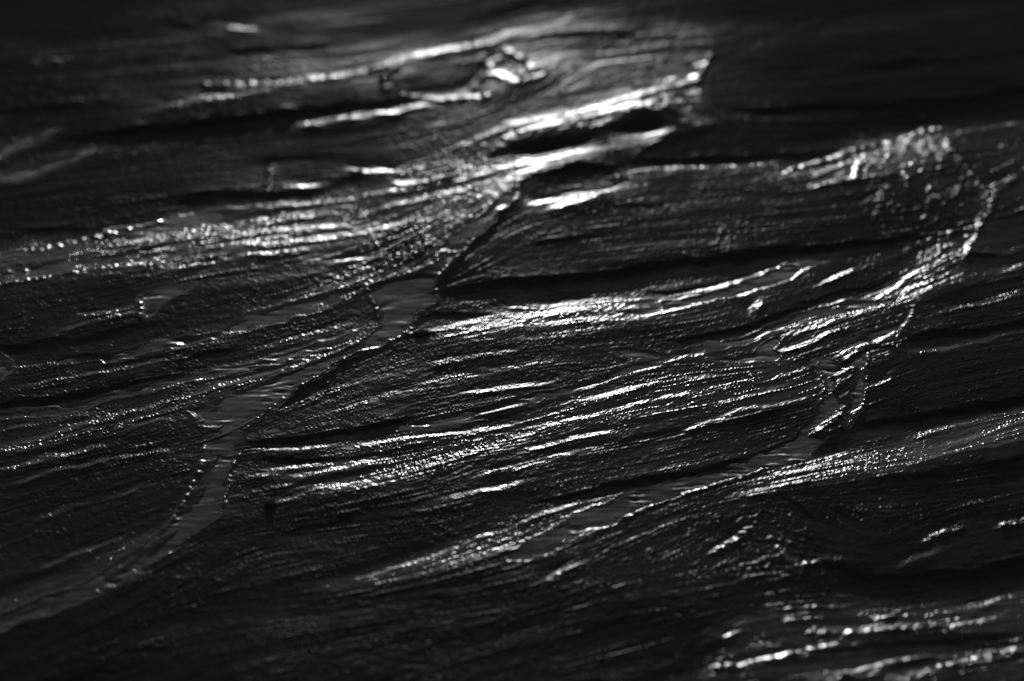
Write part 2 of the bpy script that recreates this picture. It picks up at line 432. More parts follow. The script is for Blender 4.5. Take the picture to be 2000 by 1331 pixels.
 ([(1575,346),(1620,327),(1660,311)], .17, 5, 11),
 ([(1785,243),(1850,237)], .19, 5, 12),
 ([(1850,252),(1950,240),(2060,230)], .13, 5, 9),
 ([(1230,340),(1340,325),(1450,318),(1540,312)], .10, 5, 11),
 ([(1000,408),(1100,392),(1200,377),(1232,350)], .09, 5, 10),
 ([(1183,350),(1232,342)], .11, 3, 6),
 ([(1025,430),(1080,412),(1150,392),(1215,372)], .12, 5, 11),
 ([(1640,350),(1700,342),(1760,336)], .13, 5, 9),
 ([(1570,372),(1640,352),(1700,345)], .12, 5, 9),
 ([(1660,352),(1672,330),(1684,306)], .15, 4, 7),
 ([(1842,302),(1850,285),(1856,268)], .15, 4, 7),
 ([(1888,500),(1905,465),(1922,425),(1938,400),(1925,365),(1900,335)], .15, 4, 9),
 ([(1900,335),(1880,312),(1862,290),(1850,262)], .14, 5, 9),
 ([(1935,395),(1950,370),(1985,345)], .14, 4, 9),
 ([(1760,500),(1790,470),(1830,450)], .12, 5, 9),
 ([(1700,440),(1720,400),(1740,360),(1735,320)], .10, 5, 8),
 ([(1800,430),(1820,390),(1815,350),(1790,300)], .12, 5, 8),
 ([(1770,400),(1775,350),(1765,300),(1780,250)], .10, 5, 8),
 ([(1860,400),(1880,370),(1870,340)], .12, 5, 8),
 ([(1930,372),(1960,355),(1990,342)], .14, 5, 10),
 ([(760,170),(752,150),(775,128)], .12, 8, 16),
 ([(905,185),(940,150),(980,110),(1000,95)], .12, 8, 18),
 ([(1010,160),(1040,140),(1060,118)], .12, 8, 16),
 ([(490,362),(560,352),(640,343)], .12, 5, 10),
 ([(510,352),(530,325),(545,305)], .10, 6, 9),
 ([(710,560),(722,578),(734,598),(741,622)], .2, 3, 6),
 ([(420,648),(500,628),(560,612)], .12, 4, 8),
 ([(100,640),(180,618),(260,602)], .12, 4, 8),
 ([(450,700),(560,672),(640,648),(700,625)], .11, 4, 8),
]

ZONES = [
 # dark ground first
 ([(-160,-140),(2160,-140),(2160,60),(1400,60),(1100,20),(700,80),(-160,130)], -.10, 30, .3),
 ([(1400,40),(2160,20),(2160,190),(1850,190),(1390,235),(1365,165)], -.10, 16, .3),
 ([(1235,318),(1302,263),(1395,240),(1850,190),(2160,160),(2160,225),(1850,225),(1640,255),(1500,290)], -.10, 12, .35),
 ([(1040,345),(1230,345),(1530,335),(1680,380),(1870,440),(1600,470),(1200,520),(848,562),(860,550),(945,460)], -.07, 16, .55),
 ([(-160,130),(400,100),(800,200),(700,330),(300,400),(-160,470)], -.09, 40, .6),
 ([(-160,600),(0,580),(260,545),(480,520),(650,510),(740,530),(640,575),(430,640),(200,690),(0,690),(-160,700)], -.06, 18, .5),
 ([(-160,700),(30,720),(200,700),(440,660),(700,600),(735,625),(640,665),(480,705),(200,760),(-160,820)], -.05, 14, .7),
 ([(-160,900),(370,810),(395,870),(350,980),(190,1105),(0,1180),(-160,1230)], -.05, 20, .7),
 ([(780,672),(700,695),(580,775),(480,850),(560,850),(780,830),(1000,780),(1180,715),(1150,690),(1000,670)], -.05, 16, .6),
 ([(470,880),(440,1000),(300,1110),(-160,1290),(-160,1460),(1300,1460),(1400,1200),(1150,1150),(900,1000),(700,880)], -.095, 40, .8),
 ([(1690,720),(1760,690),(2160,640),(2160,740),(1900,800),(1660,830)], -.07, 14, .6),
 ([(1790,600),(1900,560),(2160,490),(2160,590),(1900,645),(1760,655)], -.05, 12, .9),
 ([(1590,970),(1900,900),(2160,860),(2160,1150),(1900,1160),(1650,1150)], -.08, 30, .8),
 ([(1310,610),(1480,560),(1640,500),(1760,500),(1720,540),(1560,605),(1340,670),(1210,668)], -.05, 12, .6),
 # wet leaning strips
 ([(1300,165),(1370,158),(1385,200),(1300,262),(1228,312),(1075,318),(1035,345),(945,455),(862,548),(720,560),(600,600),(560,590),(700,520),(780,480),(600,470),(400,500),(250,528),(0,560),(-160,600),(-160,520),(0,480),(180,445),(350,420),(520,385),(700,350),(850,290),(1000,235),(1200,190)], .05, 12, 1.5),
 ([(780,345),(900,305),(1000,275),(1060,290),(1040,340),(960,370),(860,380),(700,405),(560,415),(600,385)], .075, 14, 1.6),
 ([(860,662),(960,615),(1060,590),(1200,580),(1340,575),(1440,550),(1520,520),(1500,545),(1380,595),(1280,620),(1150,645),(1000,665)], .05, 14, 1.8),
 ([(1560,650),(1620,610),(1700,570),(1780,510),(1840,455),(1915,440),(1890,500),(1880,550),(1780,590),(1680,615)], .09, 10, 1.3),
 ([(1440,965),(1500,920),(1580,890),(1750,870),(1860,820),(2160,740),(2160,830),(1900,885),(1760,915),(1600,950),(1470,975)], .08, 10, 1.3),
 ([(1380,1310),(1500,1180),(1900,1150),(2160,1120),(2160,1330),(1700,1340)], .045, 20, 1.7),
 ([(0,870),(250,800),(500,725),(700,655),(735,640),(700,675),(560,735),(360,795),(150,860),(0,890)], .07, 8, 1.3),
 ([(650,890),(860,845),(1040,812),(1130,775),(1300,730),(1560,690),(1600,780),(1400,800),(1200,815),(1000,870),(800,945),(640,975),(540,950)], .005, 16, 1.4),
 ([(640,1145),(900,1050),(1060,1000),(1200,975),(1180,1000),(1060,1050),(900,1110),(700,1150)], .01, 14, 1.4),
 ([(1520,320),(1640,285),(1700,250),(1850,235),(1860,300),(1780,330),(1600,345)], .12, 10, 1.0),
 ([(925,170),(950,140),(940,105),(985,86),(1020,108),(1064,146),(1015,158),(985,168),(940,190),(905,188)], .15, 6, .35),
 ([(748,165),(752,140),(775,125),(782,140),(776,170)], .14, 6, .3),
 ([(1300,118),(1335,108),(1380,98),(1372,150),(1330,160),(1280,160)], .12, 6, .4),
 ([(1525,332),(1600,300),(1680,268),(1770,240),(1780,256),(1690,285),(1600,318),(1540,338)], .15, 6, 1.0),
 ([(1035,345),(990,360),(900,410),(800,485),(720,545),(715,560),(770,545),(860,500),(930,440),(1000,385)], .13, 8, 1.5),
 ([(-160,1235),(0,1175),(190,1100),(330,1020),(350,1010),(300,1060),(190,1130),(0,1212),(-160,1290)], .03, 10, 1.3),
 ([(1000,280),(1150,262),(1305,262),(1228,312),(1075,320)], -.01, 8, 1.4),
 # black slivers inside the wet fan
 ([(960,302),(1000,276),(1060,262),(1175,252),(1150,275),(1050,292)], -.25, 6, .3),
 ([(1178,250),(1200,234),(1260,224),(1303,228),(1290,252),(1230,262)], -.22, 6, .3),
 ([(780,150),(830,122),(930,118),(935,150),(880,175),(800,175)], -.15, 8, .4),
 ([(1080,330),(1220,322),(1225,335),(1180,350),(1040,362)], -.10, 6, .6),
]
# (line, spacing px, bead radius px, height mm)
BEADS = [
 ([(755,172),(750,150),(765,130),(790,118)], 6, 9, 0.9),
 ([(785,178),(820,187),(870,188),(905,185)], 8, 8, 0.7),
 ([(905,186),(925,165),(945,145),(962,125),(936,108),(950,95),(985,87),(1010,105),(1040,130),(1062,148),(1030,156),(1000,158),(985,148),(962,135)], 7, 9, 0.9),
 ([(860,190),(930,184),(955,182)], 16, 9, 1.4),
 ([(1275,200),(1310,215),(1338,225)], 7, 8, 1.5),
 ([(1250,188),(1300,170),(1366,156)], 8, 8, 1.5),
 ([(400,160),(520,156),(640,146),(760,118)], 14, 8, 1.5),
 ([(0,558),(80,545),(160,528),(260,512)], 8, 6, 1.2),
 ([(0,530),(60,524)], 9, 7, 1.3),
 ([(60,482),(130,462),(200,444),(260,434)], 12, 7, 1.3),
 ([(1527,1185),(1630,1180)], 10, 9, 1.4), ([(1713,1203),(1760,1198)], 10, 9, 1.4),
 ([(1580,1233),(1700,1229),(1850,1221)], 11, 9, 1.4), ([(1398,1300),(1500,1286),(1640,1258)], 13, 9, 1.3),
 ([(1645,1322),(1720,1300),(1830,1278)], 12, 9, 1.4), ([(1840,1304),(1900,1284),(2000,1264)], 14, 9, 1.3),
 ([(1811,1055),(1846,1035),(1885,1020)], 9, 6, 1.0), ([(1955,1025),(2010,1012)], 9, 6, 1.0),
 ([(712,560),(722,577),(734,597),(741,622)], 3, 4, 1.0),
 ([(856,548),(880,521),(900,505),(935,470)], 5, 4, .9),
 ([(980,421),(1000,404),(1014,386)], 6, 5, .9),
 ([(760,668),(790,655),(812,636),(820,618)], 5, 4, .9),
 ([(790,656),(850,649),(900,640)], 6, 4, .8),
 ([(1598,705),(1606,735),(1609,765),(1608,790)], 5, 4, .8),
 ([(1694,700),(1694,730),(1694,755),(1690,780),(1684,802),(1668,820)], 6, 4, .9),
 ([(1783,594),(1785,612),(1774,634),(1750,652)], 5, 4, .9),
 ([(1886,502),(1905,465),(1922,428),(1938,402),(1925,368),(1900,338),(1870,300),(1852,264)], 5, 5, 1.1),
 ([(1935,395),(1952,370),(1988,343)], 8, 6, 1.0),
 ([(1835,450),(1880,446),(1918,440)], 5, 5, 1.0),
 ([(1620,770),(1650,752),(1672,725),(1640,722)], 5, 4, .8),
 ([(1590,848),(1620,832),(1648,812),(1660,790)], 4, 4, .8),
 ([(1600,852),(1640,842),(1655,820)], 4, 4, .8),
 ([(1210,1018),(1262,996),(1300,980),(1350,961),(1400,946),(1450,930),(1500,911)], 7, 5, .9),
 ([(1790,240),(1820,232),(1850,238)], 9, 7, 1.4),
 ([(1540,325),(1600,303),(1680,274),(1740,258)], 10, 7, 1.3),
 ([(1670,345),(1676,325),(1684,305)], 8, 6, 1.2),
 ([(1842,302),(1850,285),(1856,268)], 8, 6, 1.2),
 ([(640,540),(690,520),(760,500)], 9, 5, .9),
 ([(430,1003),(445,960),(458,915),(467,885)], 7, 4, .8),
 ([(470,850),(500,825),(560,775),(620,738),(680,702)], 9, 4, .8),
 ([(330,1085),(250,1130),(180,1165)], 12, 6, 1.0),
 ([(400,880),(385,930),(360,985),(320,1040)], 8, 5, .8),
 ([(1500,1045),(1524,1070),(1541,1097),(1560,1105),(1605,1095)], 9, 6, 1.2),
 ([(1390,1080),(1422,1060),(1454,1038),(1482,1018)], 9, 6, 1.2),
 ([(275,625),(272,600),(278,580)], 6, 5, .9),
 ([(690,318),(710,322)], 9, 8, 1.6),
]
SMOOTH = [
 ([(470,1000),(300,1110),(-160,1290),(-160,1460),(1300,1460),(1400,1230),(1100,1170),(800,1020)], .65),
 ([(1600,970),(1900,920),(2160,880),(2160,1160),(1650,1150)], .55),
 ([(-160,130),(400,100),(800,200),(700,330),(300,400),(-160,470)], .45),
 ([(-240,400),(0,370),(500,250),(900,60),(1100,-260),(-240,-260)], .5),
 ([(1100,-260),(1380,60),(1400,210),(2240,160),(2240,-260)], .4),
]
NETS = [
 ([(1640,300),(1780,240),(1860,240),(1940,380),(1900,470),(1780,520),(1700,440)], 0.9),
 ([(1420,1000),(1560,980),(1620,1100),(1580,1170),(1440,1140)], 0.9),
 ([(1370,440),(1500,420),(1520,490),(1380,500)], 0.7),
]
BANKS = [
 ([(1662,711),(1674,713),(1680,722),(1676,740),(1671,761),(1666,770),(1668,779),(1663,790),(1659,800),(1655,809),(1652,825),(1648,840),(1610,852),(1584,846),(1605,830),(1628,815),(1642,800),(1644,785),(1635,776),(1625,764),(1630,755),(1635,748),(1622,740),(1631,731),(1650,720)],
  "small sparkling islet of sand between the arms of the forked rill"),
 ([(1035,345),(1225,330),(1530,330),(1640,345),(1880,440),(1600,470),(1200,520),(848,566),(860,550),(945,460)],
  "broad dark shelf of sand ending in the longest black scarp"),
 ([(780,666),(700,690),(640,725),(580,770),(530,800),(475,850),(468,868),(560,858),(700,845),(780,838),(950,795),(1130,745),(1195,715),(1190,680),(1000,655),(850,655)],
  "long finely grained bank in the middle, right of the main rill"),
 ([(466,885),(440,1000),(520,1010),(800,1000),(1000,1040),(1150,1000),(1270,955),(1440,905),(1560,845),(1610,780),(1600,715),(1515,700),(1450,708),(1380,697),(1280,712),(1130,765),(950,815),(790,846),(560,865)],
  "striated sparkling bank below the long thin rill"),
 ([(433,1008),(340,1080),(200,1165),(0,1240),(-240,1325),(-240,1520),(900,1520),(1000,1300),(1150,1130),(1000,1090),(1000,1045),(800,1005),(520,1012)],
  "black blurred bank filling the lower left corner"),
 ([(1690,700),(1752,680),(1900,665),(2240,600),(2240,760),(1900,835),(1660,850),(1650,838),(1690,775)],
  "dark bank with a black scarp right of the forked rill"),
 ([(1783,594),(1890,510),(2240,440),(2240,595),(1900,660),(1752,676),(1760,640)],
  "streaked bank at the right edge above the forked rill"),
 ([(1345,680),(1530,612),(1740,578),(1890,510),(1880,445),(1620,500),(1500,550),(1300,605),(1200,670),(1300,690)],
  "bank of fanned ridges below the long black scarp"),
 ([(1230,318),(1300,262),(1390,240),(1850,185),(2240,130),(2240,210),(1850,235),(1660,268),(1340,305)],
  "dark blurred shelf between two scarps at upper right"),
 ([(1388,98),(1364,168),(1390,236),(1850,183),(2240,125),(2240,-260),(1500,-260)],
  "topmost dark blurred bank in the upper right corner"),
 ([(-240,840),(0,790),(200,760),(480,705),(640,665),(735,622),(717,572),(620,606),(440,652),(200,702),(30,720)],
  "grainy bank at left whose right tip is the curved bright lip"),
 ([(-240,680),(200,695),(430,640),(640,575),(715,552),(760,515),(650,505),(480,520),(300,560),(-240,620)],
  "dark bank at left round the fishtail shaped pool"),
 ([(-240,865),(0,814),(280,766),(490,720),(640,687),(700,668),(600,722),(420,788),(362,804),(-240,930)],
  "narrow double ridged strip of sand left of the main rill"),
 ([(-240,935),(0,885),(362,806),(395,860),(360,970),(310,1040),(190,1105),(0,1180),(-240,1260)],
  "dark bank at the left edge below the narrow strip"),
 ([(1600,1085),(1720,1040),(1850,1000),(2240,920),(2240,1060),(1900,1130),(1700,1155),(1640,1130)],
  "black blurred bank near the lower right corner"),
]

# ------------------------------------------------------------------ flow direction of the striations
DX = np.full((NR, NC), 1.0 * 0.25, np.float32); DY = np.full((NR, NC), -0.20 * 0.25, np.float32)
lowres = 8
uu, vv = np.meshgrid(np.arange(U0, U1, lowres), np.arange(V0, V1, lowres))
ax = np.full(uu.shape, 0.06); ay = np.full(uu.shape, -0.06 * 0.20)
for item in RIDGES + SCARPS:
    pts = item[0]
    for (a, b), (c, d) in zip(pts[:-1], pts[1:]):
        L = math.hypot(c - a, d - b)
        if abs(d - b) > 1.1 * abs(c - a): continue
        for t in np.arange(0.5 / max(1, round(L / 40)), 1, 1.0 / max(1, round(L / 40))):
            g = np.exp(-(((uu - a - t * (c - a)) / 75) ** 2 + ((vv - b - t * (d - b)) / 32) ** 2))
            ax += g * (c - a) / L; ay += g * (d - b) / L
n = np.hypot(ax, ay); DX = resize((ax / n).astype(np.float32), (NR, NC)); DY = resize((ay / n).astype(np.float32), (NR, NC))

EX = DX * np.float32(2.0 / SU); EY = DY * np.float32(2.0 / SV)
white = lambda: rng.standard_normal((NR, NC)).astype(np.float32)

def lic(jobs):
    """smear each noise along the flow; one walk serves all of them. jobs: (noise, half length in 2 px steps)"""
    acc = [n_.copy() for n_, _ in jobs]
    hi = max(h for _, h in jobs)
    for sgn in (1, -1):
        cu = np.broadcast_to(np.arange(NC, dtype=np.float32), (NR, NC)).copy()
        cv = np.broadcast_to(np.arange(NR, dtype=np.float32)[:, None], (NR, NC)).copy()
        idx = np.arange(NR * NC, dtype=np.int32).reshape(NR, NC)
        for k in range(1, hi + 1):
            cu += sgn * 1.7 * EX.take(idx); cv += sgn * 1.7 * EY.take(idx)
            idx = np.clip(cv + 0.5, 0, NR - 1).astype(np.int32) * NC + np.clip(cu + 0.5, 0, NC - 1).astype(np.int32)
            for q, (n_, h) in enumerate(jobs):
                if k <= h: acc[q] += np.float32(0.5 + 0.5 * math.cos(math.pi * k / (h + 1))) * n_.take(idx)
    return [(x - x.mean()) / x.std() for x in acc]

st_fine, st_strand, st_mid, st_big = lic([(blur1(white(), 0.6, 0), 40), (blur1(blur1(white(), 1.0, 0), 1.0, 1), 56),
                                          (blur1(blur1(white(), 2.7, 0), 2.0, 1), 40), (blur1(blur1(white(), 6.5, 0), 4.0, 1), 50)])
grain = white(); grain = blur1(blur1(grain, 0.45, 0), 0.4, 1); grain /= grain.std()
crumb = white(); crumb = blur1(blur1(crumb, 1.6, 0), 2.2, 1); crumb /= crumb.std()

# ------------------------------------------------------------------ the shape of the ground, millimetres
MMC = np.clip(MM, 0.8, 4.0).astype(np.float32)
MU = (np.gradient(X, axis=1) * 1000.0 / SU).astype(np.float32)       # millimetres across per photo pixel
# The survey gives how steeply each strip of ground leans; the ground is the surface that fits those slopes best.
SLOPE = np.full((NR, NC), BASE_SLOPE, np.float32)          # positive = leans away from the camera
NU, NV = -DY.copy(), DX.copy()                             # direction of the lean: across the flow, towards the camera
STR = np.full((NR, NC), 0.7, np.float32); WETNESS = np.full((NR, NC), 0.4, np.float32)
for pts, val, soft, amt in ZONES:
    w, sd = poly_sd(pts, soft + 4)
    k = sm((sd + soft) / (2 * soft)); SLOPE[w] = SLOPE[w] * (1 - k) + val * k; STR[w] = STR[w] * (1 - k) + amt * k; WETNESS[w] = WETNESS[w] * (1 - k) + k * (1.0 if val > 0 else 0.12 if val < -0.085 else 0.3)

def lay(w, sd, arc, L, pts, k, val):
    SLOPE[w] = SLOPE[w] * (1 - k) + val * k
    p0, p1 = pts[0], pts[-1]
    if abs(p1[1] - p0[1]) > 0.6 * abs(p1[0] - p0[0]):      # a line running towards the camera: lean across it
        d = math.hypot(p1[0] - p0[0], p1[1] - p0[1])
        NU[w] = NU[w] * (1 - k) - k * (p1[1] - p0[1]) / d; NV[w] = NV[w] * (1 - k) + k * (p1[0] - p0[0]) / d

def ends(arc, L, fr, mn):
    return sm(arc / (fr * L + mn)) * sm((L - arc) / (fr * L + mn))

ragged = np.clip(0.85 + 0.35 * vnoise(150, 60) + 0.2 * vnoise(40, 20) + 0.25 * vnoise(13, 8), 0.2, 1.8)
for pts, hgt, near, far in SCARPS:
    w, sd, arc, L = line_field(pts, near * 2.2 + 8)
    hgt = hgt * SCARP_MUL; near = np.maximum(near * 0.75 * ragged[w], 3.0)
    k = ends(arc, L, 0.14, 6) * sm((near * 0.75 - np.abs(sd + near * 0.5)) / (near * 0.35))
    lay(w, sd, arc, L, pts, k, np.maximum(-hgt / (near * 0.75 * MMC[w]), -SCARP_MAX))
glow_mod = np.clip(0.85 + 0.3 * vnoise(40, 14), 0.25, 1.2)
for pts, tilt, near, far in RIDGES:
    if pts[0][1] < 350: far *= 0.78
    w, sd, arc, L = line_field(pts, max(near, far) * 1.5 + 8)
    k = ends(arc, L, 0.2, 4) * sm((far * 0.95 - np.abs(sd - far * 0.5)) / (far * 0.6)) * glow_mod[w]
    lay(w, sd, arc, L, pts, k, tilt * TILT_MUL); WETNESS[w] = np.maximum(WETNESS[w], k); STR[w] = np.maximum(STR[w], RIDGE_STR * k)
    k = ends(arc, L, 0.2, 4) * sm((near - np.abs(sd + near * 0.6)) / (near * 0.6)) * glow_mod[w] * 0.8
    lay(w, sd, arc, L, pts, k, -tilt * NEAR_MUL)

# where water stands (signed distance to the nearest bank line, photo px)
wet = np.full((NR, NC), -99.0, np.float32)
wid = np.full((NR, NC), -1, np.int16)
poke = np.zeros((NR, NC), np.float32)
for k, (pts, label, pk) in enumerate(WATERS):
    w, sd = poly_sd(pts, 16)
    poke[w] = np.maximum(poke[w], pk * sm((sd + 16) / 12))
    kk = sd > wet[w]
    wid[w] = np.where(kk & (sd > -6), k, wid[w]); wet[w] = np.maximum(wet[w], sd)
for pts, lift in ISLANDS:
    w, sd = poly_sd(pts, 16)
    wet[w] = np.minimum(wet[w], -sd)
SLOPE *= 1 - sm((wet - 0.5) / 4)

def fit(G_u, G_v):
    pd = 200
    gu = np.pad(G_u, pd, mode='constant'); gv = np.pad(G_v, pd, mode='constant')
    ku = 2 * np.pi * np.fft.fftfreq(gu.shape[1])[None] / SU; kv = 2 * np.pi * np.fft.fftfreq(gu.shape[0])[:, None] / SV
    au, av = 1 / 0.36, 1 / 1.6
    den = au * ku ** 2 + av * kv ** 2 + av * (2 * np.pi / LEAK) ** 2
    h = np.fft.ifft2(-1j * (au * ku * np.fft.fft2(gu) + av * kv * np.fft.fft2(gv)) / den).real
    return h[pd:-pd, pd:-pd].astype(np.float32)
G = SLOPE * np.sqrt((NU * MU) ** 2 + (NV * MMC) ** 2)
H = fit(G * NU, G * NV)
# level that the standing water finds: the ground inside each water line, evened out
mk = sm((wet + 2) / 6)[::3, ::3]
num = blur1(blur1(H[::3, ::3] * mk, 7, 0), 4, 1); den = blur1(blur1(mk, 7, 0), 4, 1)
LEVEL = resize(np.where(den > 1e-4, num / np.maximum(den, 1e-4), H[::3, ::3]).astype(np.float32), (NR, NC))

film = np.zeros((NR, NC), np.float32)
sand_amt = np.ones((NR, NC), np.float32)
for pts, amt in SMOOTH:
    w, sd = poly_sd(pts, 40)
    m = sm((sd + 14) / 28); sand_amt[w] = sand_amt[w] * (1 - m) + amt * m

patch = np.clip(0.5 + 0.5 * vnoise(140, 60), 0.0, 1.3)
strand = np.clip(st_strand - 0.6, 0, 2.2) * np.clip(0.55 + 0.5 * vnoise(110, 45), 0.1, 1.4)
strand2 = np.clip(st_fine - 0.5, 0, 2.5) * np.clip(0.6 + 0.5 * vnoise(70, 30), 0.1, 1.4)
PX = MMC / 1.4
LINES = (STRAND * strand + STRAND2 * strand2) * PX * STR
chain = white(); chain = blur1(blur1(chain, 0.8, 0), 0.9, 1); chain /= chain.std()
H += LINES * np.clip(0.85 + 0.28 * chain, 0.05, 2.0)
# flaked layers: little ledges that follow the flow
q1 = st_big * 2.2 + 0.35 * st_mid + 0.1 * chain; q2 = st_mid * 1.6 + 0.15 * st_strand
H += LEDGE * PX * ((q1 - np.floor(q1)) * np.clip(0.5 + 0.6 * vnoise(120, 50), 0, 1.4) + 0.6 * (q2 - np.floor(q2)) * np.clip(0.4 + 0.6 * vnoise(90, 40), 0, 1.4)) * np.minimum(STR, 1.1)
H += (STREAK_BIG * st_big + STREAK_MID * st_mid * (0.5 + 0.7 * patch)) * PX * (0.4 + 0.6 * np.minimum(STR, 1.2))

# net of crumbly edges
if NETS:
    for pts, amp in NETS:
        w, sd = poly_sd(pts, 40)
        m = sm((sd + 20) / 50)
        a = vnoise(22, 11)[w]; b = vnoise(9, 5)[w]; c = vnoise(46, 24)[w]; g = np.clip(0.4 + 0.6 * vnoise(30, 16)[w], 0, 1.3)
        H[w] += amp * m * (np.clip(1 - np.abs(a) * 3.2, 0, 1) * g + 0.5 * np.clip(1 - np.abs(b) * 2.4, 0, 1) + 0.9 * np.clip(1 - np.abs(c) * 5.0, 0, 1))

# water: beds below the sheet
WL = LEVEL - 0.3                                             # level of the sheets, mm
m = sm((wet + 3.0 + 2.0 * poke * st_mid) / (5.5 + 6.0 * poke))
shoal = np.clip(vnoise(90, 40) * 0.6 + 0.4, 0, 1.3)
bed = LEVEL - 1.2 + 0.8 * (1 - sm(wet / (10 + 24 * np.minimum(poke, 1)))) * np.clip(0.7 + 0.5 * vnoise(36, 16), 0, 1.3) + poke * (0.75 * strand + 0.6 * strand2 + 0.35 * shoal) + 0.2 * st_mid
rim = np.exp(-((wet + 2.5) / 2.5) ** 2) * 0.2
H = H * (1 - m) + bed * m + rim
# keep sand beside water from sinking under it
near_w = sm((wet + 9) / 9) * (1 - m)
H = np.where((near_w > 0) & (H < WL), H * (1 - near_w) + (WL + 0.6) * near_w, H)
for pts, lift in ISLANDS:
    w, sd = poly_sd(pts, 16)
    H[w] += lift * sm((sd + 2) / 8)
dry = 1 - sm((wet + 4) / 8)
bead = 0.35 * grain + 1.3 * np.clip(grain - 0.7, 0, 2.0)
rough_patch = np.clip(0.7 + 0.55 * vnoise(80, 36) + 0.45 * vnoise(24, 12), 0.0, 2.2)
coarse = white(); coarse = blur1(blur1(coarse, 1.2, 0), 1.1, 1); coarse /= coarse.std()
bead = bead + 1.6 * np.clip(coarse - 1.5, 0, 1.5) * np.clip(0.5 + vnoise(60, 28), 0, 1.5)
H += GRAIN * bead * rough_patch * sand_amt * (0.25 + 0.75 * dry) + CRUMB * crumb * sand_amt * (0.15 + 0.85 * dry)

# rows of swollen wet beads along lips and shore lines
for pts, gap, rad, hgt in BEADS:
    P = np.asarray(pts, float); seg = np.hypot(*np.diff(P, axis=0).T); cum = np.concatenate([[0], np.cumsum(seg)])
    for t in np.arange(0, cum[-1], gap):
        t = t + rng.uniform(-0.5, 0.5) * gap
        bu = np.interp(t, cum, P[:, 0]) + rng.normal(0, 1.6); bv = np.interp(t, cum, P[:, 1]) + rng.normal(0, 1.2)
        r = rad * rng.uniform(0.6, 1.3); ru, rv = r, r * 0.62
        w = window([(bu, bv)], r * 2 + 3)
        q = ((U[w] - bu) / ru) ** 2 + ((V[w] - bv) / rv) ** 2
        b = np.exp(-q * 1.2)
        H[w] += hgt * rng.uniform(0.5, 1.3) * b; WETNESS[w] = np.maximum(WETNESS[w], 0.8 * b)

# ------------------------------------------------------------------ materials
def new_mat(name):
    m = bpy.data.materials.new(name); m.use_nodes = True
    nt = m.node_tree; nt.nodes.clear()
    out = nt.nodes.new("ShaderNodeOutputMaterial"); p = nt.nodes.new("ShaderNodeBsdfPrincipled")
    nt.links.new(p.outputs[0], out.inputs[0])
    return m, nt, p

def sand_material():
    """dark sand with a thin film of water; 'wetness' on the ground says how much film stands on it"""
    m = bpy.data.materials.new("wet dark sand"); m.use_nodes = True
    nt = m.node_tree; nt.nodes.clear(); N = nt.nodes.new; L = nt.links.new
    tc = N("ShaderNodeTexCoord")
    n1 = N("ShaderNodeTexNoise"); n1.inputs["Scale"].default_value = 900; n1.inputs["Detail"].default_value = 3
    n2 = N("ShaderNodeTexNoise"); n2.inputs["Scale"].default_value = 14; n2.inputs["Detail"].default_value = 5
    nb = N("ShaderNodeTexNoise"); nb.inputs["Scale"].default_value = 800; nb.inputs["Detail"].default_value = 1.0
    for n_ in (n1, n2, nb): L(tc.outputs["Object"], n_.inputs["Vector"])
    r1 = N("ShaderNodeValToRGB")
    r1.color_ramp.elements[0].position = 0.3; r1.color_ramp.elements[0].color = (0.006,) * 3 + (1,)
    r1.color_ramp.elements[1].position = 0.75; r1.color_ramp.elements[1].color = (0.022,) * 3 + (1,)
    L(n1.outputs[0], r1.inputs[0])
    at = N("ShaderNodeAttribute"); at.attribute_name = "wetness"
    pt = N("ShaderNodeMapRange"); pt.inputs[1].default_value = 0.3; pt.inputs[2].default_value = 0.7
    pt.inputs[3].default_value = 0.55; pt.inputs[4].default_value = 1.35
    L(n2.outputs[0], pt.inputs[0])
    mu = N("ShaderNodeMath"); mu.operation = 'MULTIPLY'; L(at.outputs["Fac"], mu.inputs[0]); L(pt.outputs[0], mu.inputs[1])
    rf = N("ShaderNodeMapRange"); rf.inputs[3].default_value = REFL[0]; rf.inputs[4].default_value = REFL[1]; L(mu.outputs[0], rf.inputs[0])
    ro = N("ShaderNodeMapRange"); ro.inputs[3].default_value = ROUGH[1]; ro.inputs[4].default_value = ROUGH[0]; L(mu.outputs[0], ro.inputs[0])
    bp = N("ShaderNodeBump"); bp.inputs["Strength"].default_value = BUMP; bp.inputs["Distance"].default_value = 0.001
    L(nb.outputs[0], bp.inputs["Height"])
    df = N("ShaderNodeBsdfDiffuse"); L(r1.outputs[0], df.inputs["Color"]); L(bp.outputs[0], df.inputs["Normal"])
    gl = N("ShaderNodeBsdfGlossy"); gl.distribution = 'BECKMANN'
    L(rf.outputs[0], gl.inputs["Color"]); L(ro.outputs[0], gl.inputs["Roughness"]); L(bp.outputs[0], gl.inputs["Normal"])
    ad = N("ShaderNodeAddShader"); L(df.outputs[0], ad.inputs[0]); L(gl.outputs[0], ad.inputs[1])
    out = N("ShaderNodeOutputMaterial"); L(ad.outputs[0], out.inputs[0])
    return m

def water_material():
    m, nt, p = new_mat("shallow water")
    p.inputs["Base Color"].default_value = (0.9, 0.9, 0.9, 1)
    p.inputs["Roughness"].default_value = 0.06
    p.inputs["IOR"].default_value = 1.333
    p.inputs["Transmission Weight"].default_value = 1.0
    return m
SAND, WATER = sand_material(), water_material()

